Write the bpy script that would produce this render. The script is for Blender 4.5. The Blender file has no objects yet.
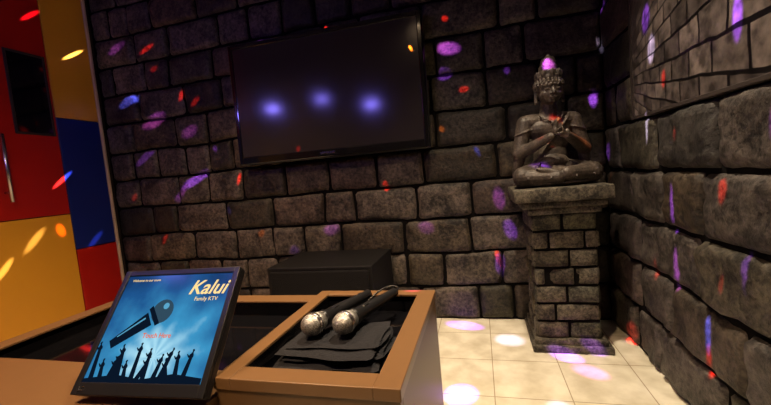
import bpy, bmesh, math, random
from mathutils import Vector, Matrix, noise, Euler

D = bpy.data
C = bpy.context
try:
    C.scene.view_settings.view_transform = 'Standard'
    C.scene.view_settings.look = 'None'
except Exception:
    pass

# ------------------------------------------------------------------ helpers
def link(o, parent=None):
    C.scene.collection.objects.link(o)
    if parent: o.parent = parent
    return o
def empty(name, loc=(0,0,0), rot=(0,0,0)):
    e = D.objects.new(name, None); e.location = loc; e.rotation_euler = rot
    e.empty_display_size = .1
    return link(e)
def mesh_obj(name, bm, mats=(), parent=None, smooth=False):
    me = D.meshes.new(name)
    if smooth:
        for f in bm.faces: f.smooth = True
    bm.to_mesh(me); bm.free()
    o = D.objects.new(name, me)
    for m in (mats if isinstance(mats,(list,tuple)) else [mats]): me.materials.append(m)
    return link(o, parent)
def bm_box(bm, lo, hi, mi=0, bev=0.0, seg=2, mtx=None):
    lo=Vector(lo); hi=Vector(hi); c=(lo+hi)/2; s=hi-lo
    r = bmesh.ops.create_cube(bm, size=1.0, matrix=Matrix.Translation(c) @ Matrix.Diagonal((s.x,s.y,s.z,1)))
    vs = r['verts']
    fs = set(f for v in vs for f in v.link_faces)
    for f in fs: f.material_index = mi
    if bev>0:
        es = list(set(e for v in vs for e in v.link_edges))
        rb = bmesh.ops.bevel(bm, geom=es, offset=bev, segments=seg, profile=.5, affect='EDGES')
        for f in rb['faces']: f.material_index = mi
def box(name, lo, hi, mat, parent=None, bev=0.0, seg=2):
    bm = bmesh.new(); bm_box(bm, lo, hi, 0, bev, seg)
    return mesh_obj(name, bm, mat, parent)
def bm_cone(bm, p1, r1, p2, r2, seg=16, mi=0, caps=True):
    p1=Vector(p1); p2=Vector(p2)
    q = Vector((0,0,1)).rotation_difference((p2-p1).normalized())
    ax=q@Vector((1,0,0)); ay=q@Vector((0,1,0))
    A=[];B=[]
    for i in range(seg):
        a=2*math.pi*i/seg; dv=ax*math.cos(a)+ay*math.sin(a)
        A.append(bm.verts.new(p1+dv*r1)); B.append(bm.verts.new(p2+dv*r2))
    for i in range(seg):
        f=bm.faces.new((A[i],A[(i+1)%seg],B[(i+1)%seg],B[i])); f.material_index=mi
    if caps:
        f=bm.faces.new(A[::-1]); f.material_index=mi
        f=bm.faces.new(B); f.material_index=mi
def bm_ell(bm, c, r, rot=(0,0,0), u=18, v=12, mi=0):
    if not hasattr(r,'__len__'): r=(r,r,r)
    R=Euler(rot).to_matrix(); c=Vector(c)
    def P(x,y,z): return bm.verts.new(R@Vector((x*r[0],y*r[1],z*r[2]))+c)
    top=P(0,0,1); bot=P(0,0,-1); rings=[]
    for j in range(1,v):
        t=math.pi*j/v
        rings.append([P(math.sin(t)*math.cos(2*math.pi*i/u),math.sin(t)*math.sin(2*math.pi*i/u),math.cos(t)) for i in range(u)])
    for i in range(u):
        k=(i+1)%u
        f=bm.faces.new((top,rings[0][i],rings[0][k])); f.material_index=mi
        f=bm.faces.new((bot,rings[-1][k],rings[-1][i])); f.material_index=mi
        for a,b in zip(rings,rings[1:]):
            f=bm.faces.new((a[i],b[i],b[k],a[k])); f.material_index=mi
def bm_caps(bm, p1, r1, p2, r2, seg=14):
    bm_cone(bm,p1,r1,p2,r2,seg)
    bm_ell(bm,p1,r1,u=seg,v=10); bm_ell(bm,p2,r2,u=seg,v=10)
def bm_lathe(bm, prof, seg=32, mi=0):
    rings=[]
    for r,z in prof:
        rings.append([bm.verts.new((r*math.cos(2*math.pi*i/seg), r*math.sin(2*math.pi*i/seg), z)) for i in range(seg)])
    for a,b in zip(rings,rings[1:]):
        for i in range(seg):
            f=bm.faces.new((a[i],a[(i+1)%seg],b[(i+1)%seg],b[i])); f.material_index=mi; f.smooth=True
    f=bm.faces.new(list(reversed(rings[0]))); f.material_index=mi
    f=bm.faces.new(rings[-1]); f.material_index=mi

# ------------------------------------------------------------------ materials
def newmat(name):
    m = D.materials.new(name); m.use_nodes=True
    nt=m.node_tree; b=nt.nodes['Principled BSDF']
    return m, nt, b
def plain(name, col, rough=.5, metal=0, spec=.5, noise_amt=0.0, nscale=20, bump=0.0, coat=0.0):
    m,nt,b=newmat(name)
    b.inputs['Base Color'].default_value=(*col,1); b.inputs['Roughness'].default_value=rough
    b.inputs['Metallic'].default_value=metal; b.inputs['Specular IOR Level'].default_value=spec
    b.inputs['Coat Weight'].default_value=coat
    if noise_amt>0 or bump>0:
        tc=nt.nodes.new('ShaderNodeTexCoord'); n=nt.nodes.new('ShaderNodeTexNoise')
        n.inputs['Scale'].default_value=nscale; n.inputs['Detail'].default_value=6
        nt.links.new(tc.outputs['Object'], n.inputs['Vector'])
        if noise_amt>0:
            mx=nt.nodes.new('ShaderNodeMix'); mx.data_type='RGBA'
            mx.inputs[6].default_value=(*[c*(1-noise_amt) for c in col],1)
            mx.inputs[7].default_value=(*[min(1,c*(1+noise_amt)) for c in col],1)
            nt.links.new(n.outputs['Fac'], mx.inputs[0]); nt.links.new(mx.outputs[2], b.inputs['Base Color'])
        if bump>0:
            bp=nt.nodes.new('ShaderNodeBump'); bp.inputs['Strength'].default_value=bump; bp.inputs['Distance'].default_value=.01
            nt.links.new(n.outputs['Fac'], bp.inputs['Height']); nt.links.new(bp.outputs['Normal'], b.inputs['Normal'])
    return m
def stone_mat(name, dark, light, rough=.75, scale=1.0, bump=.6, attr=True):
    m,nt,b=newmat(name)
    tc=nt.nodes.new('ShaderNodeTexCoord')
    n1=nt.nodes.new('ShaderNodeTexNoise'); n1.inputs['Scale'].default_value=7*scale; n1.inputs['Detail'].default_value=8; n1.inputs['Roughness'].default_value=.65
    n2=nt.nodes.new('ShaderNodeTexNoise'); n2.inputs['Scale'].default_value=48*scale; n2.inputs['Detail'].default_value=5; n2.inputs['Roughness'].default_value=.7
    for n in (n1,n2): nt.links.new(tc.outputs['Object'], n.inputs['Vector'])
    mul=nt.nodes.new('ShaderNodeMath'); mul.operation='MULTIPLY'
    nt.links.new(n1.outputs['Fac'],mul.inputs[0]); nt.links.new(n2.outputs['Fac'],mul.inputs[1])
    rp=nt.nodes.new('ShaderNodeValToRGB')
    rp.color_ramp.elements[0].position=.17; rp.color_ramp.elements[0].color=(*dark,1)
    rp.color_ramp.elements[1].position=.37; rp.color_ramp.elements[1].color=(*light,1)
    nt.links.new(mul.outputs[0], rp.inputs[0])
    out=rp.outputs[0]
    if attr:
        at=nt.nodes.new('ShaderNodeAttribute'); at.attribute_name='tint'
        mx=nt.nodes.new('ShaderNodeMix'); mx.data_type='RGBA'; mx.blend_type='MULTIPLY'; mx.inputs[0].default_value=1
        nt.links.new(out, mx.inputs[6]); nt.links.new(at.outputs['Color'], mx.inputs[7]); out=mx.outputs[2]
    nt.links.new(out, b.inputs['Base Color'])
    b.inputs['Roughness'].default_value=rough
    b.inputs['Specular IOR Level'].default_value=.35
    bp=nt.nodes.new('ShaderNodeBump'); bp.inputs['Strength'].default_value=bump; bp.inputs['Distance'].default_value=.014
    ad=nt.nodes.new('ShaderNodeMath'); ad.operation='MULTIPLY_ADD'; ad.inputs[1].default_value=.5
    nt.links.new(n2.outputs['Fac'],ad.inputs[0]); nt.links.new(n1.outputs['Fac'],ad.inputs[2])
    nt.links.new(ad.outputs[0], bp.inputs['Height']); nt.links.new(bp.outputs['Normal'], b.inputs['Normal'])
    return m

M_stone = stone_mat('rough_stone', (.009,.0075,.007),(.130,.104,.084), rough=.55, bump=.9)
M_stone_r = stone_mat('rough_stone_side', (.010,.0085,.0085),(.105,.090,.080), rough=.55, scale=.9, bump=.9)
M_mortar = plain('mortar_dark',(.003,.0025,.0025),.95,spec=.1)
M_pedst = stone_mat('pedestal_stone', (.014,.012,.009),(.15,.13,.095), scale=1.8)
M_statue = stone_mat('carved_stone', (.026,.021,.018),(.125,.098,.078), rough=.42, scale=2.5, bump=.3, attr=False)
M_red = plain('panel_red',(.45,.010,.005),.35,noise_amt=.06,nscale=3)
M_yel = plain('panel_yellow',(.78,.37,.025),.38,noise_amt=.06,nscale=3)
M_blue= plain('panel_blue',(.008,.020,.19),.35,noise_amt=.08,nscale=3)
M_gap = plain('panel_gap',(.02,.012,.01),.8)
M_white=plain('cream_trim',(.55,.42,.28),.4)
M_steel=plain('brushed_steel',(.6,.58,.55),.25,metal=1)
M_blackgl=plain('black_glass',(.004,.004,.005),.06,spec=.6)
M_blackpl=plain('black_plastic',(.010,.010,.011),.3)
M_blackmt=plain('black_matte',(.003,.0026,.003),.6,spec=.25,bump=.15,nscale=200)
M_brown = plain('brown_laminate',(.165,.086,.034),.34,noise_amt=.08,nscale=40)
M_brownd= plain('brown_edge',(.115,.060,.024),.4)
M_cloth = plain('black_cloth',(.010,.010,.013),.85,spec=.3,bump=.5,nscale=120,noise_amt=.3)
M_ceil = plain('ceiling_paint',(.10,.085,.08),.8)

# ------------------------------------------------------------------ block wall
def stone_blocks(bm, O, U, V, N, zl, u0, u1, wmin, wmax, rng, col_layer, depth=.022, gap=.0035, nx=9, nz=7, edge=.02, rough=.006, tint=(.65,1.15), stagger=None, warp=0.0):
    zmax=zl[-1]
    for ri,(z0,z1) in enumerate(zip(zl,zl[1:])):
        u=u0 - (rng.random()*wmin if stagger is None else (stagger*(ri%2)))
        while u<u1-1e-4:
            w=rng.uniform(wmin,wmax)
            a=max(u,u0); bnd=min(u+w,u1)
            if u1-bnd<wmin*.35: bnd=u1
            if bnd-a>.025:
                t=rng.uniform(*tint); tc=(t*rng.uniform(.95,1.08),t,t*rng.uniform(.88,1.02),1)
                d=depth*rng.uniform(.7,1.15); seed=rng.uniform(0,100)
                tl=rng.uniform(-.004,.004)
                grid=[]
                for j in range(nz+1):
                    row=[]
                    for i in range(nx+1):
                        fu=.5-.5*math.cos(math.pi*i/nx); fv=.5-.5*math.cos(math.pi*j/nz)
                        uu=a+gap+(bnd-a-2*gap)*fu; vv=z0+gap+(z1-z0-2*gap)*fv
                        du=min(uu-a,bnd-uu)-gap; dv=min(vv-z0,z1-vv)-gap
                        e=min(du,dv)
                        P=Vector((uu*3.1+seed,vv*3.1,seed*.7))
                        ee=edge*(1+.6*noise.noise(P*5))
                        if du<edge and dv<edge:
                            e=max(0,edge-math.hypot(edge-du,edge-dv))
                        h=d*(1-(1-min(1,e/ee))**2.2) + rough*noise.fractal(P*4,1.0,2.0,4) + tl*(fu-.5)*4
                        if min(du,dv)<=1e-6:
                            h=-.004
                            k=noise.noise(P*9)*gap*.9
                            if du<=dv: uu+= (k if fu<.5 else -k)
                            else: vv+= (k if fv<.5 else -k)
                        wv=wu=0
                        if warp>0:
                            fe=min(1,vv/.12)*min(1,(zmax-vv)/.12)
                            wv=warp*noise.noise(Vector((uu*2.6,vv*2.6,3.3)))*fe+warp*.35*noise.noise(Vector((uu*9,vv*9,5.3)))*fe
                            wu=warp*1.3*noise.noise(Vector((uu*3.2,vv*3.2,9.1)))
                        row.append(bm.verts.new(O+U*(uu+wu)+V*(vv+wv)+N*h))
                    grid.append(row)
                flip = U.cross(V).dot(N)<0
                for j in range(nz):
                    for i in range(nx):
                        q=(grid[j][i],grid[j][i+1],grid[j+1][i+1],grid[j+1][i])
                        if flip: q=q[::-1]
                        f=bm.faces.new(q); f.smooth=True; f.material_index=0
                        for l in f.loops: l[col_layer]=tc
            u=bnd
            if bnd>=u1: break

XL,XR,YB,YF,ZC=-2.84,.70,2.30,-1.9,2.7
RH=.2192
zl=[RH*i for i in range(13)]; zl[-1]=ZC
X=Vector((1,0,0)); Y=Vector((0,1,0)); Z=Vector((0,0,1))

rng=random.Random(11)
bm=bmesh.new(); cl=bm.loops.layers.color.new('tint')
bm_box(bm,(XL-.1,YB+.01,0),(XR+.1,YB+.11,ZC),1)
stone_blocks(bm, Vector((0,YB+.014,0)), X, Z, -Y, zl, XL, XR, .19,.46, rng, cl, rough=.010, depth=.028, gap=.005, nx=12, nz=9, edge=.022, tint=(.5,1.35), warp=.014)
mesh_obj('wall_back',bm,[M_stone,M_mortar])

rng=random.Random(5)
bm=bmesh.new(); cl=bm.loops.layers.color.new('tint')
ZLED=RH*5+.012
bm_box(bm,(XR+.01,YF,0),(XR+.11,YB,ZC),1)
stone_blocks(bm, Vector((XR+.014,0,0)), Y, Z, -X, [0]+zl[1:5]+[ZLED], YF, YB, .22,.48, rng, cl, depth=.030, gap=.005, nx=14, nz=10, edge=.028, rough=.014,tint=(.7,1.2), warp=.016)
stone_blocks(bm, Vector((XR+.014,0,0)), Y, Z, -X, [ZLED]+zl[6:], 1.93, YB, .3,.5, rng, cl, depth=.02)
mesh_obj('wall_right',bm,[M_stone_r,M_mortar])

def mural_mat():
    m,nt,b=newmat('masonry_mural')
    tc=nt.nodes.new('ShaderNodeTexCoord'); sp=nt.nodes.new('ShaderNodeSeparateXYZ')
    nt.links.new(tc.outputs['Object'],sp.inputs[0])
    def math_(op,a,bb):
        n=nt.nodes.new('ShaderNodeMath'); n.operation=op
        for k,vv in enumerate((a,bb)):
            if vv is None: continue
            if isinstance(vv,(int,float)): n.inputs[k].default_value=vv
            else: nt.links.new(vv,n.inputs[k])
        return n.outputs[0]
    dist=math_('SUBTRACT',2.15,sp.outputs['Y'])
    lu=math_('MULTIPLY',math_('LOGARITHM',dist,2.71828),1.3)
    vv=math_('DIVIDE',math_('SUBTRACT',sp.outputs['Z'],1.30),dist)
    cb=nt.nodes.new('ShaderNodeCombineXYZ'); nt.links.new(lu,cb.inputs[0]); nt.links.new(vv,cb.inputs[1])
    nw=nt.nodes.new('ShaderNodeTexNoise'); nw.inputs['Scale'].default_value=5
    nt.links.new(tc.outputs['Object'],nw.inputs['Vector'])
    vm=nt.nodes.new('ShaderNodeVectorMath'); vm.operation='MULTIPLY_ADD'; vm.inputs[1].default_value=(.06,.06,0)
    nt.links.new(nw.outputs['Color'],vm.inputs[0]); nt.links.new(cb.outputs[0],vm.inputs[2])
    br=nt.nodes.new('ShaderNodeTexBrick'); nt.links.new(vm.outputs[0],br.inputs['Vector'])
    br.inputs['Color1'].default_value=(.24,.20,.18,1); br.inputs['Color2'].default_value=(.08,.066,.062,1); br.inputs['Mortar'].default_value=(.006,.005,.005,1)
    br.inputs['Scale'].default_value=1; br.inputs['Brick Width'].default_value=.22; br.inputs['Row Height'].default_value=.13; br.inputs['Mortar Size'].default_value=.008
    n=nt.nodes.new('ShaderNodeTexNoise'); n.inputs['Scale'].default_value=22; n.inputs['Detail'].default_value=8
    nt.links.new(tc.outputs['Object'],n.inputs['Vector'])
    rp=nt.nodes.new('ShaderNodeValToRGB'); rp.color_ramp.elements[0].position=.35; rp.color_ramp.elements[0].color=(.15,.15,.15,1); rp.color_ramp.elements[1].position=.65
    nt.links.new(n.outputs['Fac'],rp.inputs[0])
    mx=nt.nodes.new('ShaderNodeMix'); mx.data_type='RGBA'; mx.blend_type='MULTIPLY'; mx.inputs[0].default_value=.9
    nt.links.new(br.outputs[0],mx.inputs[6]); nt.links.new(rp.outputs[0],mx.inputs[7]); nt.links.new(mx.outputs[2],b.inputs['Base Color'])
    b.inputs['Roughness'].default_value=.35
    return m
mu=empty('masonry_mural')
box('print',(XR-.006,YF,ZLED+.012),(XR+.012,1.90,ZC),mural_mat(),mu)
box('edge_strip',(XR-.010,1.90,ZLED+.012),(XR+.012,1.92,ZC),M_gap,mu,.002)
box('bottom_strip',(XR-.012,YF,ZLED-.002),(XR+.012,1.92,ZLED+.012),M_gap,mu,.002)

# ------------------------------------------------------------------ floor / ceiling / other walls
def floor_mat():
    m,nt,b=newmat('cream_floor_tile')
    tc=nt.nodes.new('ShaderNodeTexCoord')
    br=nt.nodes.new('ShaderNodeTexBrick'); nt.links.new(tc.outputs['Object'],br.inputs['Vector'])
    br.offset=0; br.inputs['Scale'].default_value=1; br.inputs['Brick Width'].default_value=.3; br.inputs['Row Height'].default_value=.3
    br.inputs['Mortar Size'].default_value=.0025; br.inputs['Mortar Smooth'].default_value=.3
    br.inputs['Color1'].default_value=(.80,.77,.64,1); br.inputs['Color2'].default_value=(.73,.70,.58,1); br.inputs['Mortar'].default_value=(.40,.34,.25,1)
    n=nt.nodes.new('ShaderNodeTexNoise'); n.inputs['Scale'].default_value=9; n.inputs['Detail'].default_value=8
    nt.links.new(tc.outputs['Object'],n.inputs['Vector'])
    rp=nt.nodes.new('ShaderNodeValToRGB'); rp.color_ramp.elements[0].position=.3; rp.color_ramp.elements[0].color=(.70,.67,.62,1); rp.color_ramp.elements[1].position=.65
    nt.links.new(n.outputs['Fac'],rp.inputs[0])
    mx=nt.nodes.new('ShaderNodeMix'); mx.data_type='RGBA'; mx.blend_type='MULTIPLY'; mx.inputs[0].default_value=1
    nt.links.new(br.outputs[0],mx.inputs[6]); nt.links.new(rp.outputs[0],mx.inputs[7]); nt.links.new(mx.outputs[2],b.inputs['Base Color'])
    b.inputs['Roughness'].default_value=.14
    return m
box('floor',(XL-.1,YF-.1,-.1),(XR+.1,YB+.1,0),floor_mat())
box('ceiling',(XL-.1,YF-.1,ZC),(XR+.1,YB+.1,ZC+.1),M_ceil)
box('wall_front',(XL-.1,YF-.1,0),(XR+.1,YF,ZC),plain('dark_paint',(.10,.07,.06),.7))
bm=bmesh.new()
bm_box(bm,(XL-.1,YF-.1,0),(XL-.016,YB+.01,ZC),0)
g=.003
def panel(y0,y1,z0,z1,mi): bm_box(bm,(XL-.018,y0+g,z0+g),(XL,y1-g,z1-g),mi,.002,1)
cols=[(1.95,2.25,[(0,.625,1),(.625,1.57,3),(1.57,ZC,2)]),
      (.55,1.0,[(0,.7,3),(.7,1.6,1),(1.6,ZC,2)]),
      (.0,.55,[(0,.7,2),(.7,1.6,3),(1.6,ZC,1)]),(-.7,0,[(0,.7,1),(.7,1.6,2),(1.6,ZC,3)]),(-1.9,-.7,[(0,.7,3),(.7,1.6,1),(1.6,ZC,2)]),
      (1.0,1.95,[(2.5,ZC,2)])]
for y0,y1,zz in cols:
    for z0,z1,mi in zz: panel(y0,y1,z0,z1,mi)
mesh_obj('wall_left',bm,[M_gap,M_red,M_yel,M_blue])
box('trim_1',(XL-.016,2.250,0),(XL+.012,2.268,ZC),M_white,None,.003)
dr=empty('door_1')
bm=bmesh.new()
bm_box(bm,(XL-.016,1.004,.89),(XL+.001,1.946,2.496),0,.002,1)
bm_box(bm,(XL-.016,1.004,.004),(XL+.001,1.946,.884),1,.002,1)
mesh_obj('leaf',bm,[M_red,M_yel],dr)
box('vision_pane',(XL-.002,1.715,1.45),(XL+.004,1.915,1.96),M_blackgl,dr)
bm=bmesh.new()
for lo,hi in (((1.70,1.435),(1.715,1.975)),((1.915,1.435),(1.93,1.975)),((1.715,1.435),(1.915,1.45)),((1.715,1.96),(1.915,1.975))):
    bm_box(bm,(XL-.002,lo[0],lo[1]),(XL+.009,hi[0],hi[1]),0,.002,1)
mesh_obj('vision_frame',bm,M_gap,dr)
bm=bmesh.new()
bm_cone(bm,(XL+.05,1.60,1.0),.011,(XL+.05,1.60,1.42),.011,16)
for zz in (1.06,1.36): bm_cone(bm,(XL+.0,1.60,zz),.008,(XL+.05,1.60,zz),.008,12)
mesh_obj('pull_handle',bm,M_steel,dr,True)

# ------------------------------------------------------------------ television
tv=empty('wall_television',(-.914,2.2,1.501),(math.radians(0),math.radians(.5),0))
W,Hh=1.305,.795
bm=bmesh.new()
bm_box(bm,(-W/2,-.02,-Hh/2),(W/2,.03,Hh/2),0,.012,3)
bm_box(bm,(-W/2+.12,.02,-Hh/2+.1),(W/2-.12,.05,Hh/2-.1),0,.01,2)
mesh_obj('casing',bm,M_blackpl,tv)
bm=bmesh.new()
b=.034; bb=.055
bm_box(bm,(-W/2+.004,-.030,-Hh/2+.004),(-W/2+b,-.0,Hh/2-.004),0,.006,2)
bm_box(bm,(W/2-b,-.030,-Hh/2+.004),(W/2-.004,-.0,Hh/2-.004),0,.006,2)
bm_box(bm,(-W/2+b-.006,-.030,Hh/2-b),(W/2-b+.006,-.0,Hh/2-.004),0,.006,2)
bm_box(bm,(-W/2+b-.006,-.030,-Hh/2+.004),(W/2-b+.006,-.0,-Hh/2+bb),0,.006,2)
mesh_obj('bezel',bm,plain('gloss_black',(.005,.005,.006),.1,coat=.5),tv)
M_scr=plain('tv_screen',(.022,.018,.020),.13,spec=.5)  # base colour lifted to stand in for the ceiling's grey reflection
box('screen',(-W/2+b-.004,-.0235,-Hh/2+bb-.004),(W/2-b+.004,-.018,Hh/2-b+.004),M_scr,tv)
def text(name,s,size,loc,rot,mat,parent,shear=0,ext=.0005,bold=0):
    cu=D.curves.new(name,'FONT'); cu.body=s; cu.size=size; cu.extrude=ext; cu.align_x='CENTER'; cu.align_y='CENTER'; cu.shear=shear; cu.offset=bold
    cu.materials.append(mat)
    o=D.objects.new(name,cu); o.location=loc; o.rotation_euler=rot; link(o,parent); return o
text('badge','SAMSUNG',.022,(0,-.031,-Hh/2+.03),(math.pi/2,0,0),M_steel,tv)
bm=bmesh.new(); bm_box(bm,(-.25,.045,-.15),(.25,.076,.15),0,.004,1)
mesh_obj('wall_bracket',bm,M_steel,tv)

# ------------------------------------------------------------------ subwoofer
sw=empty('subwoofer',(-.895,2.02,0))
bm=bmesh.new(); bm_box(bm,(-.315,-.215,.03),(.315,.215,.49),0,.006,2); mesh_obj('cabinet',bm,M_blackmt,sw)
bm=bmesh.new(); bm_box(bm,(-.295,-.228,.05),(.295,-.21,.47),0,.01,2); mesh_obj('grille',bm,plain('grille_cloth',(.004,.0035,.004),.9,spec=.2,bump=.6,nscale=300),sw)
bm=bmesh.new()
for sx in (-.26,.26):
    for sy in (-.17,.17): bm_cone(bm,(sx,sy,0),.022,(sx,sy,.035),.026,16)
mesh_obj('feet',bm,M_blackpl,sw)

# ------------------------------------------------------------------ karaoke consoles
def tray(name,x0,x1,y0,y1,zt,rx0,rx1,ry0,ry1,depth):
    kc=empty(name)
    bm=bmesh.new()
    bm_box(bm,(x0,y0,0),(x1,y0+.02,zt-.022),1,.001,1)
    bm_box(bm,(x0,y1-.02,0),(x1,y1,zt-.022),1,.001,1)
    bm_box(bm,(x0,y0+.02,0),(x0+.02,y1-.02,zt-.022),1,.001,1)
    bm_box(bm,(x1-.02,y0+.02,0),(x1,y1-.02,zt-.022),1,.001,1)
    e=.003
    bm_box(bm,(x0-e,y0-e,zt-.024),(rx0,y1+e,zt),0,.002,2)
    bm_box(bm,(rx1,y0-e,zt-.024),(x1+e,y1+e,zt),0,.002,2)
    bm_box(bm,(rx0-.0005,y0-e,zt-.024),(rx1+.0005,ry0,zt-.0003),0,.002,2)
    bm_box(bm,(rx0-.0005,ry1,zt-.024),(rx1+.0005,y1+e,zt-.0003),0,.002,2)
    mesh_obj('body',bm,[M_brown,M_brownd],kc)
    bm=bmesh.new()
    zb=zt-depth
    bm_box(bm,(rx0-.01,ry0-.01,zb-.012),(rx1+.01,ry1+.01,zb),0)
    for lo,hi in (((rx0-.006,ry0-.006),(rx0,ry1+.006)),((rx1,ry0-.006),(rx1+.006,ry1+.006)),((rx0,ry0-.006),(rx1,ry0)),((rx0,ry1),(rx1,ry1+.006))):
        bm_box(bm,(lo[0],lo[1],zb),(hi[0],hi[1],zt-.006),0)
    mesh_obj('well',bm,M_blackgl,kc)
tray('console_table',-1.44,-.530,.42,1.15,.56,-1.38,-.58,.66,1.09,.05)
tray('console_cabinet',-.523,-.155,.568,1.075,.60,-.488,-.202,.612,1.038,.05)

# ------------------------------------------------------------------ pouches + microphones
cp=empty('folded_cloth_stack')
def cloth(name,cx,cy,w,d,z,th,rot):
    bm=bmesh.new(); n=26; mm=18
    top=[];bot=[]
    for j in range(mm+1):
        rt=[];rb=[]
        for i in range(n+1):
            u=i/n*2-1; v=j/mm*2-1
            x=u*w/2; y=v*d/2
            e=max(abs(u),abs(v))
            k=noise.noise(Vector((x*18+z*40,y*18,z*9)))*.008+ .003*math.sin(x*50+y*30+z*200)
            edge=(1-max(0,(e-.82)/.18)**2)
            zz=z+th*.5+th*.5*edge+k*edge*.6
            p=Matrix.Rotation(rot,3,'Z')@Vector((x+noise.noise(Vector((y*12,z*50,1)))*.010,y+noise.noise(Vector((x*12,z*60,4)))*.010,0))
            rt.append(bm.verts.new((p.x+cx,p.y+cy,zz))); rb.append(bm.verts.new((p.x+cx,p.y+cy,z+th*.5-th*.48*edge)))
        top.append(rt);bot.append(rb)
    for j in range(mm):
        for i in range(n):
            bm.faces.new((top[j][i],top[j][i+1],top[j+1][i+1],top[j+1][i]))
            bm.faces.new((bot[j][i],bot[j+1][i],bot[j+1][i+1],bot[j][i+1]))
    per=[(0,i) for i in range(n+1)]+[(j,n) for j in range(1,mm+1)]+[(mm,i) for i in range(n-1,-1,-1)]+[(j,0) for j in range(mm-1,0,-1)]
    for a,b2 in zip(per,per[1:]+per[:1]):
        bm.faces.new((top[a[0]][a[1]],bot[a[0]][a[1]],bot[b2[0]][b2[1]],top[b2[0]][b2[1]]))
    mesh_obj(name,bm,M_cloth,cp,True)
zt=.551
cloth('pouch_1',-.350,.762,.245,.165,zt,.014,.02)
cloth('pouch_2',-.346,.782,.230,.165,zt+.0135,.013,.12)
cloth('pouch_3',-.352,.758,.230,.145,zt+.026,.011,-.05)
cloth('pouch_4',-.348,.782,.215,.14,zt+.036,.009,.08)

M_mesh_,nt,b_=newmat('mic_grille')
b_.inputs['Metallic'].default_value=.8; b_.inputs['Roughness'].default_value=.4
tc=nt.nodes.new('ShaderNodeTexCoord'); vo=nt.nodes.new('ShaderNodeTexVoronoi'); vo.inputs['Scale'].default_value=420
nt.links.new(tc.outputs['Object'],vo.inputs['Vector'])
rp=nt.nodes.new('ShaderNodeValToRGB'); rp.color_ramp.elements[0].color=(.95,.92,.85,1); rp.color_ramp.elements[1].color=(.2,.19,.18,1); rp.color_ramp.elements[1].position=.75
nt.links.new(vo.outputs['Distance'],rp.inputs[0]); nt.links.new(rp.outputs[0],b_.inputs['Base Color'])
bp=nt.nodes.new('ShaderNodeBump'); bp.invert=True; bp.inputs['Strength'].default_value=.8; bp.inputs['Distance'].default_value=.001
nt.links.new(vo.outputs['Distance'],bp.inputs['Height']); nt.links.new(bp.outputs['Normal'],b_.inputs['Normal'])
def mic(head,tail):
    h=Vector(head); t=Vector(tail); d=(t-h)
    e=empty('microphone',h)
    e.rotation_mode='QUATERNION'; e.rotation_quaternion=Vector((0,0,1)).rotation_difference(d.normalized())
    bm=bmesh.new()
    prof=[(.0005,-.026)]
    for k in range(1,9):
        a=math.pi*k/16; prof.append((.0255*math.sin(a),-.026*math.cos(a)))
    prof+=[(.0255,.003)]
    bm_lathe(bm,prof,32)
    bm_lathe(bm,[(.0265,.001),(.0272,.003),(.0272,.009),(.0265,.011)],32,1)
    bm_lathe(bm,[(.0252,.009),(.023,.022),(.0195,.034)],32,0)
    mesh_obj('grille',bm,[M_mesh_,M_steel],e)
    bm=bmesh.new()
    bm_lathe(bm,[(.0185,.032),(.0205,.038),(.0205,.046),(.0175,.052),(.0165,.10),(.0145,.17),(.0125,.225),(.0125,.238),(.0105,.241)],28)
    bm_box(bm,(-.004,-.0185,.075),(.004,-.012,.095),0,.001,1)
    mesh_obj('handle',bm,M_blackpl,e)
    return e
mic((-.402,.752,.627),(-.338,.965,.623))
mic((-.328,.764,.627),(-.255,1.0,.623))
def tube(name,pts,r,mat,parent=None):
    cu=D.curves.new(name,'CURVE'); cu.dimensions='3D'; cu.bevel_depth=r; cu.bevel_resolution=3
    s=cu.splines.new('NURBS'); s.points.add(len(pts)-1); s.order_u=4; s.use_endpoint_u=True
    for p,q in zip(s.points,pts): p.co=(*q,1)
    cu.materials.append(mat); o=D.objects.new(name,cu); return link(o,parent)
tube('microphone_cable',[(-.256,.998,.623),(-.25,1.02,.622),(-.262,1.04,.63),(-.30,1.03,.625),(-.34,1.0,.6),(-.37,.95,.558),(-.44,.96,.5535),(-.46,.9,.5535)],.003,M_blackpl)

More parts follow.
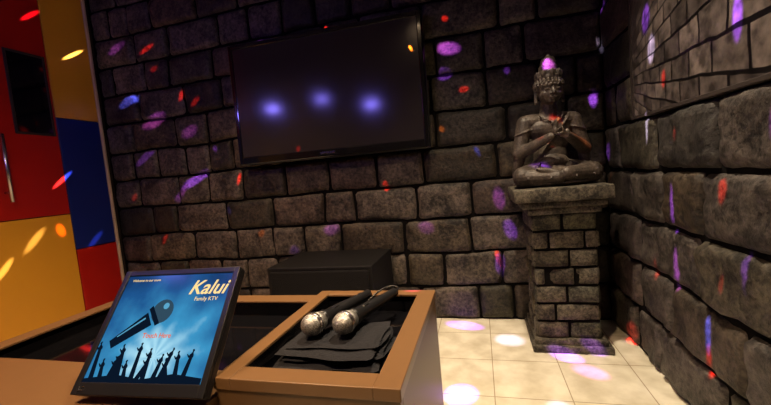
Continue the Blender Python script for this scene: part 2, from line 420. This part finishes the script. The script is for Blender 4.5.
# ------------------------------------------------------------------ touch monitor
MP=(-.673,.603,.681); MR=(-.678,0,.065)
mon=empty('touchscreen_monitor',MP,MR)
w,h=.300,.263
bm=bmesh.new()
bm_box(bm,(-w/2,0,-h/2),(w/2,.020,h/2),0,.004,2)
bm_box(bm,(-w/2+.05,.018,-h/2+.06),(w/2-.05,.040,h/2-.03),0,.01,2)
bx=.014; bbm=.024
bm_box(bm,(-w/2,-.006,-h/2),(-w/2+bx,.002,h/2),0,.002,2)
bm_box(bm,(w/2-bx,-.006,-h/2),(w/2,.002,h/2),0,.002,2)
bm_box(bm,(-w/2+bx-.002,-.006,h/2-bx),(w/2-bx+.002,.002,h/2),0,.002,2)
bm_box(bm,(-w/2+bx-.002,-.006,-h/2),(w/2-bx+.002,.002,-h/2+bbm),0,.002,2)
mesh_obj('housing',bm,M_blackpl,mon)
def screen_mat():
    m=D.materials.new('karaoke_screen'); m.use_nodes=True; nt=m.node_tree; nt.nodes.clear()
    out=nt.nodes.new('ShaderNodeOutputMaterial'); 
    tc=nt.nodes.new('ShaderNodeTexCoord')
    sp=nt.nodes.new('ShaderNodeSeparateXYZ'); nt.links.new(tc.outputs['Object'],sp.inputs[0])
    def mth(op,a,bb=None):
        n=nt.nodes.new('ShaderNodeMath'); n.operation=op
        for k,vv in enumerate((a,bb)):
            if vv is None: continue
            if isinstance(vv,(int,float)): n.inputs[k].default_value=vv
            else: nt.links.new(vv,n.inputs[k])
        return n.outputs[0]
    dx=mth('SUBTRACT',sp.outputs['X'],.01); dz=mth('SUBTRACT',sp.outputs['Z'],-.06)
    ang=mth('ARCTAN2',dz,dx); rays=mth('ADD',mth('MULTIPLY',mth('SINE',mth('MULTIPLY',ang,11)),.5),.5)
    rad=mth('SQRT',mth('ADD',mth('MULTIPLY',dx,dx),mth('MULTIPLY',mth('MULTIPLY',dz,dz),1.5)))
    fall=mth('SUBTRACT',1.0,mth('MULTIPLY',rad,4.0))
    n=nt.nodes.new('ShaderNodeTexNoise'); n.inputs['Scale'].default_value=16; n.inputs['Detail'].default_value=4; nt.links.new(tc.outputs['Object'],n.inputs['Vector'])
    v=mth('ADD',mth('MULTIPLY',fall,.74),mth('MULTIPLY',rays,.08)); v=mth('ADD',v,mth('MULTIPLY',n.outputs['Fac'],.46))
    rp=nt.nodes.new('ShaderNodeValToRGB'); e=rp.color_ramp.elements
    e[0].position=.15; e[0].color=(.004,.02,.08,1); e[1].position=1.0; e[1].color=(.45,.80,.95,1)
    k=e.new(.45); k.color=(.012,.09,.27,1); k=e.new(.75); k.color=(.045,.30,.56,1)
    nt.links.new(v,rp.inputs[0])
    em=nt.nodes.new('ShaderNodeEmission'); em.inputs[1].default_value=1.0; nt.links.new(rp.outputs[0],em.inputs[0])
    gl=nt.nodes.new('ShaderNodeBsdfGlossy'); gl.inputs['Roughness'].default_value=.15; gl.inputs[0].default_value=(.03,.03,.03,1)
    ad=nt.nodes.new('ShaderNodeAddShader'); nt.links.new(em.outputs[0],ad.inputs[0]); nt.links.new(gl.outputs[0],ad.inputs[1]); nt.links.new(ad.outputs[0],out.inputs[0])
    return m
def emis(name,col,s):
    m=D.materials.new(name); m.use_nodes=True; nt=m.node_tree; nt.nodes.clear()
    out=nt.nodes.new('ShaderNodeOutputMaterial'); em=nt.nodes.new('ShaderNodeEmission'); em.inputs[0].default_value=(*col,1); em.inputs[1].default_value=s
    nt.links.new(em.outputs[0],out.inputs[0]); return m
box('display',(-w/2+bx-.002,-.003,-h/2+bbm-.002),(w/2-bx+.002,.0,h/2-bx+.002),screen_mat(),mon)
K_dark=emis('scr_dark',(.003,.008,.02),1); K_grey=emis('scr_grey',(.03,.07,.11),1); K_gold=emis('scr_gold',(1,.72,.30),1.1); K_or=emis('scr_orange',(.9,.16,.05),.9); K_blue=emis('scr_blue',(.10,.38,.6),1)
def flat(name,polys,mat,off,parent=mon):
    bm=bmesh.new()
    for poly in polys:
        bm.faces.new([bm.verts.new((p[0],-.003-off,p[1])) for p in poly])
    return mesh_obj(name,bm,mat,parent)
def circ(cx,cz,r,n=24):
    return [(cx+math.cos(a)*r,cz+math.sin(a)*r) for a in [2*math.pi*i/n for i in range(n)]]
def strip(p,r1,q,r2):
    d=Vector((q[0]-p[0],q[1]-p[1])).normalized(); nn=Vector((-d.y,d.x))
    return [(p[0]+nn.x*r1,p[1]+nn.y*r1),(p[0]-nn.x*r1,p[1]-nn.y*r1),(q[0]-nn.x*r2,q[1]-nn.y*r2),(q[0]+nn.x*r2,q[1]+nn.y*r2)]
flat('art_mic_body',[strip((-.035,.018),.017,(-.108,-.036),.0095)],K_dark,.0006)
flat('art_mic_head',[circ(-.010,.034,.026)],K_grey,.0009)
flat('art_mic_band',[strip((-.022,.027),.025,(-.030,.0205),.023)],K_dark,.0012)
flat('art_mic_glint',[strip((-.045,.019),.0018,(-.098,-.020),.001),circ(-.004,.045,.007)],K_blue,.0014)
rng=random.Random(8); polys=[]
for i in range(14):
    x=-.115+i*.0155+rng.uniform(-.006,.006); zt_=-.064+rng.uniform(-.018,.020); lean=rng.uniform(-.4,.4)
    polys.append(strip((x,-.104),.006,(x+lean*.03,zt_),.0038))
    px_,pz_=x+lean*.03,zt_
    polys.append(circ(px_,pz_+.003,.0052,10))
    for k in range(4):
        a=math.pi/2-lean+(k-1.5)*.28
        polys.append(strip((px_+(k-1.5)*.002,pz_+.004),.0016,(px_+(k-1.5)*.002+math.cos(a)*.012,pz_+.004+math.sin(a)*.012),.001))
    polys.append(strip((px_-.004,pz_),.0018,(px_-.010,pz_+.006),.001))
polys.append([(-.135,-.1085),(.135,-.1085),(.135,-.097),(.07,-.090),(.0,-.101),(-.06,-.093),(-.135,-.101)])
flat('art_hands',polys,K_dark,.0016)
text('art_title','Kalui',.045,(.084,-.0048,.084),(math.pi/2,0,0),K_gold,mon,.35,.0001,.0006)
text('art_subtitle','Family KTV',.012,(.088,-.0048,.059),(math.pi/2,0,0),K_gold,mon,0,.0001)
text('art_heading','Welcome to our room',.008,(-.083,-.0048,.106),(math.pi/2,0,0),K_gold,mon,0,.0001)
text('art_prompt','Touch Here',.014,(-.0,-.0052,-.018),(math.pi/2,0,0),K_or,mon,0,.0001,.0002)
text('logo','LG',.012,(-w/2+.022,-.0066,-h/2+.011),(math.pi/2,0,0),M_steel,mon)
Mw=Matrix.Translation(MP)@Euler(MR).to_matrix().to_4x4()
def place(o,world): o.parent=mon; o.matrix_local=Mw.inverted()@world
st=box('stand_foot',(-.08,-.055,0),(.08,.02,.010),M_blackpl,None,.004)
place(st,Matrix.Translation((-.674,.612,.5602))@Euler((0,0,.065)).to_matrix().to_4x4())
bm=bmesh.new(); bm_box(bm,(-.02,-.01,.0),(.02,.004,.075),0,.003,2)
nk=mesh_obj('stand_neck',bm,M_blackpl,None); place(nk,Matrix.Translation((-.674,.612,.566))@Euler((-.2,0,.065)).to_matrix().to_4x4())

# ------------------------------------------------------------------ pedestal
pd=empty('stone_pedestal')
px0,px1,py0,py1=.235,.53,1.92,2.235
bm=bmesh.new(); cl=bm.loops.layers.color.new('tint'); rng=random.Random(21)
zr=[.06+ i*(.70-.06)/7 for i in range(8)]
bm_box(bm,(px0+.006,py0+.006,.05),(px1-.006,py1-.006,.72),1)
def pedside(O,U,N,L): stone_blocks(bm,O,U,Z,N,zr,0,L,.13,.17,random.Random(rng.random()),cl,depth=.013,gap=.003,nx=7,nz=5,edge=.012,rough=.008,tint=(.7,1.25),stagger=.08)
pedside(Vector((px0,py0+.008,0)),X,-Y,px1-px0)
pedside(Vector((px0+.008,py0,0)),Y,-X,py1-py0)
pedside(Vector((px1-.008,py0,0)),Y,X,py1-py0)
pedside(Vector((px0,py1-.008,0)),X,Y,px1-px0)
mesh_obj('shaft',bm,[M_pedst,M_mortar],pd)
def slab(name,x0,x1,y0,y1,z0,z1,bev,parent,mat):
    bm=bmesh.new(); cl=bm.loops.layers.color.new('tint')
    bm_box(bm,(x0,y0,z0),(x1,y1,z1),0,bev,3)
    bmesh.ops.subdivide_edges(bm,edges=[e for e in bm.edges if e.calc_length()>.1],cuts=14,use_grid_fill=True)
    for v in bm.verts: v.co+=noise.noise_vector(v.co*14)*.0035
    for f in bm.faces:
        for l in f.loops: l[cl]=(1,1,1,1)
    return mesh_obj(name,bm,mat,parent,True)
slab('base_slab',.205,.572,1.885,2.25,.001,.037,.006,pd,M_pedst)
slab('base_step',.218,.552,1.90,2.245,.032,.067,.008,pd,M_pedst)
slab('cap_neck',.215,.55,1.90,2.245,.695,.735,.010,pd,M_pedst)
slab('cap_mould',.188,.568,1.875,2.25,.73,.765,.012,pd,M_pedst)
slab('cap_slab',.155,.59,1.845,2.255,.762,.828,.008,pd,M_pedst)

# ------------------------------------------------------------------ buddha statue
bs=empty('buddha_statue',(.372,2.055,.828),(0,0,math.radians(8)))
bm=bmesh.new()
def mir(fn):
    for s in (-1,1): fn(s)
bm_ell(bm,(0,.01,.016),(.20,.15,.02),u=32)
bm_ell(bm,(0,.03,.075),(.13,.095,.08))
def leg(s):
    bm_caps(bm,(s*.07,.02,.07),.064,(s*.168,-.055,.058),.050)
    bm_caps(bm,(s*.168,-.055,.053),.048,(s*.02,-.130,.048+(.015 if s>0 else 0)),.033)
    bm_caps(bm,(-s*.03,-.128,.055+(.012 if s>0 else -.008)),.022,(-s*.095,-.115,.075+(.012 if s>0 else -.01)),.016)
    for k in range(5):
        bm_caps(bm,(-s*.09,-.122+.007*k,.078+(.01 if s>0 else -.01)),.006,(-s*(.115-.003*k),-.118+.008*k,.082+(.01 if s>0 else -.01)),.005,8)
mir(leg)
bm_ell(bm,(0,.03,.16),(.084,.062,.08)); bm_ell(bm,(0,.0,.12),(.08,.064,.045))
bm_ell(bm,(0,.03,.23),(.094,.060,.08)); bm_ell(bm,(0,.022,.295),(.112,.062,.068))
bm_caps(bm,(-.100,.03,.335),.042,(.100,.03,.335),.042)
bm_caps(bm,(0,.03,.35),.048,(0,.02,.42),.038)
def arm(s):
    bm_caps(bm,(s*.120,.03,.33),.043,(s*.162,.010,.180),.034)
    bm_caps(bm,(s*.162,.005,.176),.034,(s*.040,-.112,.245),.020)
    bm_caps(bm,(s*.158,.01,.175),.030,(s*.176,.03,.07),.024)
    bm_ell(bm,(s*.134,.02,.285),(.049,.046,.009),(0,s*.3,0))
mir(arm)
def hand(s,base,up):
    b=Vector(base); bm_ell(bm,b,(.013,.020,.024),(0,0,s*.3))
    dirs=[Vector((-s*.15,-.25,1)),Vector((-s*.05,-.2,1)),Vector((.03*s,-.12,1)),Vector((.12*s,-.05,1))]
    for k,dv in enumerate(dirs):
        dv=dv.normalized(); L=(.020,.024,.022,.017)[k]
        if up<0: dv=Vector((-s*.9,-.15,-.1+.18*k)).normalized()
        p=b+Vector((0,-.012+.008*k,.018 if up>0 else .008-.009*k)); q=p+dv*L; r=q+(dv+Vector((-s*.5,-.1,-.2 if up>0 else 0))).normalized()*L*.8
        bm_caps(bm,p,.0058,q,.0054,8); bm_caps(bm,q,.0054,r,.0045,8)
    p=b+Vector((-s*.008,-.014,.0)); q=p+Vector((-s*.014,-.008,.014)); r=q+Vector((-s*.003,-.002,.014))
    bm_caps(bm,p,.0065,q,.0058,8); bm_caps(bm,q,.0058,r,.005,8)
hand(-1,(-.020,-.126,.272),1)
hand(1,(.028,-.134,.252),-1)
mark=len(bm.verts)
HZ=.480
bm_ell(bm,(0,.012,HZ+.012),(.060,.063,.062)); bm_ell(bm,(0,-.012,HZ-.02),(.049,.046,.046)); bm_ell(bm,(0,-.036,HZ-.052),(.020,.017,.014))
mir(lambda s: bm_ell(bm,(s*.026,-.034,HZ-.020),(.021,.016,.020)))
bm_caps(bm,(0,-.052,HZ+.008),.0055,(0,-.066,HZ-.018),.0085,10); mir(lambda s: bm_ell(bm,(s*.008,-.058,HZ-.021),(.006,.007,.005)))
def face(s):
    bm_caps(bm,(s*.008,-.052,HZ+.014),.004,(s*.024,-.050,HZ+.019),.004,8); bm_caps(bm,(s*.024,-.050,HZ+.019),.004,(s*.040,-.036,HZ+.012),.003,8)
    bm_ell(bm,(s*.022,-.048,HZ+.002),(.013,.0075,.0065),(0,s*.1,0))
    bm_caps(bm,(s*.010,-.053,HZ-.001),.0018,(s*.035,-.046,HZ-.001),.0018,6)
    bm_caps(bm,(s*.058,.008,HZ+.02),.009,(s*.060,.0,HZ-.045),.0075,10)
    bm_ell(bm,(s*.061,.004,HZ+.012),(.006,.014,.018))
    bm_ell(bm,(s*.060,-.002,HZ-.052),(.008,.009,.010))
mir(face)
bm_caps(bm,(-.012,-.054,HZ-.036),.0038,(.012,-.054,HZ-.036),.0038,8); bm_caps(bm,(-.009,-.052,HZ-.043),.0042,(.009,-.052,HZ-.043),.0042,8)
for ring,(zz,rr,n) in enumerate([(.022,.062,22),(.034,.060,22),(.046,.055,20),(.058,.048,18)]):
    for i in range(n):
        a=2*math.pi*(i+.5*(ring%2))/n
        bm_ell(bm,(rr*math.cos(a),.012+rr*1.06*math.sin(a),HZ+zz),.0075,u=8,v=6)
for (z0,r0,z1,r1) in [(.055,.057,.068,.056),(.068,.050,.088,.048),(.088,.047,.094,.047),(.094,.042,.112,.040),(.112,.041,.117,.041),(.117,.036,.132,.033),(.132,.034,.136,.034)]:
    bm_cone(bm,(0,.010,HZ+z0),r0,(0,.010,HZ+z1),r1,20)
bm_ell(bm,(0,.010,HZ+.142),(.031,.031,.024)); bm_cone(bm,(0,.010,HZ+.155),.015,(0,.010,HZ+.174),.006,14)
for i in range(9):
    a=2*math.pi*i/9-math.pi/2
    bm_ell(bm,(.052*math.cos(a),.01+.054*math.sin(a),HZ+.078),(.010,.010,.018))
bm.verts.ensure_lookup_table()
for v in bm.verts[mark:]:
    v.co.x*=1.12; v.co.y*=1.08
    v.co.z=.41+(v.co.z-.41)*1.03
    v.co.y-=(v.co.z-.41)*.10
def chain(pts,r):
    for a,b2 in zip(pts,pts[1:]): bm_caps(bm,a,r,b2,r,8)
for k in range(4):
    o=.012*k
    chain([(.096-o,.006,.368-o*.2),(.074-o,-.026,.335-o),(.035-o,-.040,.285-o),(-.02-o*.6,-.036,.235-o),(-.066,-.015,.185-o),(-.086,.02,.16-o)],.0045)
for i in range(15):
    a=math.pi*(i/14)
    bm_ell(bm,(.056*math.cos(a),-.018-.022*math.sin(a),.368-.040*math.sin(a)),.0055,u=8,v=6)
bm_ell(bm,(0,-.042,.318),(.011,.007,.013))
for k in range(7):
    x=(k-3)*.014
    chain([(x*.5,-.075,.10),(x,-.115,.075),(x*1.4,-.150,.045)],.006)
for s in (-1,1):
    for k in range(4):
        chain([(s*(.06+.02*k),-.02,.130-.008*k),(s*(.10+.018*k),-.07,.105-.01*k),(s*(.09+.022*k),-.115,.065-.006*k)],.004)
so=mesh_obj('figure',bm,M_statue,bs,True)
rm=so.modifiers.new('remesh','REMESH'); rm.mode='VOXEL'; rm.voxel_size=.0026; rm.use_smooth_shade=True
sm=so.modifiers.new('smooth','SMOOTH'); sm.factor=.5; sm.iterations=2

# ------------------------------------------------------------------ lights
def spot(name,loc,target,col,power,angle,blend=.6,radius=.01,parent=None,ell=1.0,roll=0):
    l=D.lights.new(name,'SPOT'); l.energy=power; l.color=col; l.spot_size=math.radians(angle); l.spot_blend=blend; l.shadow_soft_size=radius
    o=D.objects.new(name,l); o.location=loc
    q=(Vector(target)-Vector(loc)).to_track_quat('-Z','Y')
    o.rotation_euler=(q.to_matrix().to_4x4()@Matrix.Rotation(roll,4,'Z')).to_euler()
    o.scale=(ell,1,1)
    link(o)
    if parent: o.parent=parent
    return o
def downlight(x,y,power,angle,col,tx=None,ty=None):
    e=empty('ceiling_downlight')
    bm=bmesh.new(); bm_lathe(bm,[(.075,ZC-.012),(.075,ZC),(.055,ZC)],28)
    a=mesh_obj('ring',bm,M_steel,e); a.location=(x,y,0)
    bm=bmesh.new(); bm_lathe(bm,[(.05,ZC-.014),(.052,ZC-.011)],24); a=mesh_obj('lens',bm,emis('lamp_lens',col,4),e); a.location=(x,y,0)
    spot('lamp',(x,y,ZC-.03),(x if tx is None else tx,y if ty is None else ty,0),col,power,angle,.9,.06,e)
downlight(.05,1.35,285,80,(1,.80,.56))
downlight(-1.35,1.3,185,90,(1,.68,.40))
downlight(-.6,-.1,270,118,(1,.68,.40),-1.0,.5)
par=empty('stage_light_bar')
bm=bmesh.new()
bm_cone(bm,(-2.7,-.06,2.35),.018,(-.95,-.06,2.35),.018,12)
for x in (-2.6,-1.1): bm_cone(bm,(x,-.06,2.35),.012,(x,-.06,ZC),.012,10)
for k,(x,z,st_) in enumerate(((-2.55,1.95,80),(-1.85,1.98,42),(-1.21,1.83,60))):
    bm_cone(bm,(x,-.16,z),.05,(x,0,z),.09,24); bm_cone(bm,(x,-.06,z),.008,(x,-.06,2.35),.008,8)
    bml=bmesh.new(); bm_ell(bml,(x,.004,z),(.088,.006,.045),u=24,v=10)
    mesh_obj('lens_%d'%(k+1),bml,emis('par_lens_%d'%k,(.24,.18,1.0),st_),par)
mesh_obj('housings',bm,M_blackpl,par)

DS=Vector((-.75,.35,2.5))
df=empty('disco_light')
bm=bmesh.new(); bm_ell(bm,DS,.09,u=24,v=16); bm_cone(bm,DS+Vector((0,0,.07)),.05,DS+Vector((0,0,.2)),.07,20)
mesh_obj('globe',bm,M_blackpl,df,True)
PUR=(.34,.08,1);BLU=(.10,.12,1);RED=(1,.02,.01);WHT=(.72,.62,1);ORG=(1,.20,.01);PNK=(1,.10,.5);VIO=(.6,.1,.9)
T=[ # target, colour, power, angle, ell, roll
((-2.57,2.3,1.69),BLU,6500,1.7,2.2,.1),((-2.36,2.3,1.52),VIO,1500,2.4,1.9,.1),((-2.05,2.3,1.40),VIO,700,2.4,1.4,0),((-2.06,2.3,1.04),PUR,3000,1.7,3.2,.15),
((-.12,2.3,1.67),VIO,1900,2.4,1.8,0),((-.16,2.3,1.53),PUR,900,2.0,1.4,.3),((.11,2.3,.75),VIO,1600,2.8,.6,0),((.16,2.3,.56),PUR,2200,2.2,.8,.2),((.09,2.3,.35),PUR,3200,2.4,.5,-.2),
((.65,2.3,1.27),PUR,3000,2.6,.4,0),((-2.34,2.3,2.05),RED,2500,1.1,2.8,.3),((-1.97,2.3,1.61),RED,2200,1.4,1.6,.5),((-2.09,2.3,1.68),RED,1100,2.4,.35,-.4),
((-1.68,2.3,1.02),RED,3500,2.1,.3,-.4),((-2.41,2.3,.61),RED,3200,1.6,.5,-.5),((-.9,2.3,1.93),RED,2200,1.1,1.2,0),((-.59,2.3,.88),RED,3600,1.3,.8,0),
((.08,2.3,.39),RED,3400,1.9,.4,.3),((-.32,2.25,1.65),ORG,3000,1.2,.5,.5),((-.13,2.3,1.85),RED,1400,1.2,1,0),((-1.36,2.3,1.93),PUR,1200,2,2,0),((-1.0,2.3,.62),VIO,700,2.0,1.5,0),((-1.3,2.3,.45),PUR,600,2.0,1,0),
((-2.2,2.3,.95),VIO,900,1.5,1.9,.4),((-1.15,2.3,1.09),RED,1800,.9,1,0),((-2.5,2.3,1.25),PUR,900,1.5,2.4,.2),((-.2,2.3,1.2),ORG,1200,.9,1,0),((-1.8,2.3,.8),BLU,900,1.8,.4,.4),((-.35,2.3,.6),VIO,700,1.7,1.6,0),((.0,2.3,1.05),BLU,1100,1.8,.4,.5),((-2.62,2.3,2.1),VIO,900,1.7,2,.3),
((-2.3,2.3,1.9),RED,1300,.9,1.5,.2),((-.05,2.3,1.42),RED,1200,1.0,1.8,.3),((-1.55,2.3,.62),ORG,1200,1.0,1.2,0),((-2.65,2.3,.95),RED,1000,1.0,1,0),((.2,2.3,1.5),PUR,900,1.6,.6,0),((-1.85,2.3,1.25),PUR,900,1.6,.5,.3),
((.69,2.3,1.56),WHT,5000,1.8,.28,0),((.72,2.3,1.74),PUR,2800,2.2,.4,0),
# left wall
((XL,2.13,2.05),WHT,4500,4.2,.12,-.75),((XL,1.89,2.24),PNK,1400,4.0,.16,-.7),((XL,1.93,1.13),WHT,5500,4.2,.11,-.65),((XL,1.87,.78),ORG,1500,1.8,.6,0),((XL,1.71,.74),WHT,1200,4.6,.16,-.6),((XL,1.53,.59),WHT,1700,3.8,.16,-.6),((XL,2.09,.67),WHT,900,3.6,.16,-.6),((XL,1.6,2.1),RED,1500,3.4,.16,-.6),
# floor
((-.15,2.20,0),PUR,2600,2.0,2.6,0),((.10,2.02,0),WHT,1000,2.6,1.4,0),((.42,1.73,0),PNK,1500,2.0,1.8,0),((.35,1.86,0),PUR,2600,1.8,2,0),((-.14,1.5,0),PUR,3400,3.4,1,0),((-.05,1.34,0),PNK,1800,2.6,1,0),((.25,1.45,0),WHT,600,2,1.5,0),((.5,1.92,0),PUR,1800,1.5,1.5,0),
# right wall
((.7,1.76,1.49),PUR,2600,3,.5,0),((.7,1.78,1.05),WHT,6500,3.2,.13,0),((.7,1.58,.73),PUR,5500,3.2,.2,0),((.7,1.58,.50),VIO,3600,3.0,.25,0),((.7,1.38,.33),BLU,10500,2.1,.3,0),((.7,1.38,.24),RED,5200,1.8,.3,0),((.7,2.03,.03),RED,2500,1.6,1,0),((.7,1.29,.81),RED,2600,1.8,.5,0),((.7,1.22,1.29),PUR,3400,3.4,.35,0),((.7,1.63,1.22),RED,3500,1.6,.4,0),((.7,1.6,1.6),WHT,3000,3.6,.8,0),((.7,1.5,1.75),PUR,2500,2.5,.5,0),((.7,1.35,1.45),BLU,2500,2.2,.3,0),((.7,1.1,1.0),VIO,1400,2.2,.35,0),((.7,1.75,.45),RED,1900,1.5,.4,0),((.7,1.2,.6),PUR,2000,2.6,.22,0),((.7,1.55,1.0),RED,1500,1.2,.4,0),((.7,1.72,1.36),WHT,3000,2.8,.5,0),((.7,1.3,.52),RED,1500,1.2,.5,0),
# statue
((.36,2.0,1.44),VIO,4800,1.7,1,0),((.36,1.99,1.20),RED,1700,1.4,1,0),((.44,1.95,1.11),ORG,2200,1.5,1.2,0),((.30,1.95,1.09),RED,700,1.4,1,0),((.50,2.0,1.18),PUR,1500,1.8,.6,0),((.3,2.0,.93),PUR,900,1.6,1.6,0),
]
for i,(t,c,p,a,el,ro) in enumerate(T):
    d=(Vector(t)-DS).normalized()
    spot('beam_%02d'%i,DS+d*.1,t,c,p*.85,a,.85,.004,df,el,ro)

wd=D.worlds.new('World'); C.scene.world=wd; wd.use_nodes=True
wd.node_tree.nodes['Background'].inputs[0].default_value=(.02,.015,.02,1); wd.node_tree.nodes['Background'].inputs[1].default_value=.3

# ------------------------------------------------------------------ camera
ex=Vector((.9649,-.0683,-.2536)).normalized()
ey=Vector((.2464,-.0954,.9645)); ey=(ey-ex*ey.dot(ex)).normalized()
ez=-(ey.cross(ex))
cam=D.cameras.new('camera'); co=D.objects.new('camera',cam); link(co)
cam.sensor_width=36; cam.lens=36*364/771; cam.clip_start=.02
r=Vector((ex.x,ey.x,ez.x)); u=-Vector((ex.y,ey.y,ez.y)); b=-Vector((ex.z,ey.z,ez.z))
co.matrix_world=Matrix(((r.x,u.x,b.x,0),(r.y,u.y,b.y,0),(r.z,u.z,b.z,.96),(0,0,0,1)))
C.scene.camera=co
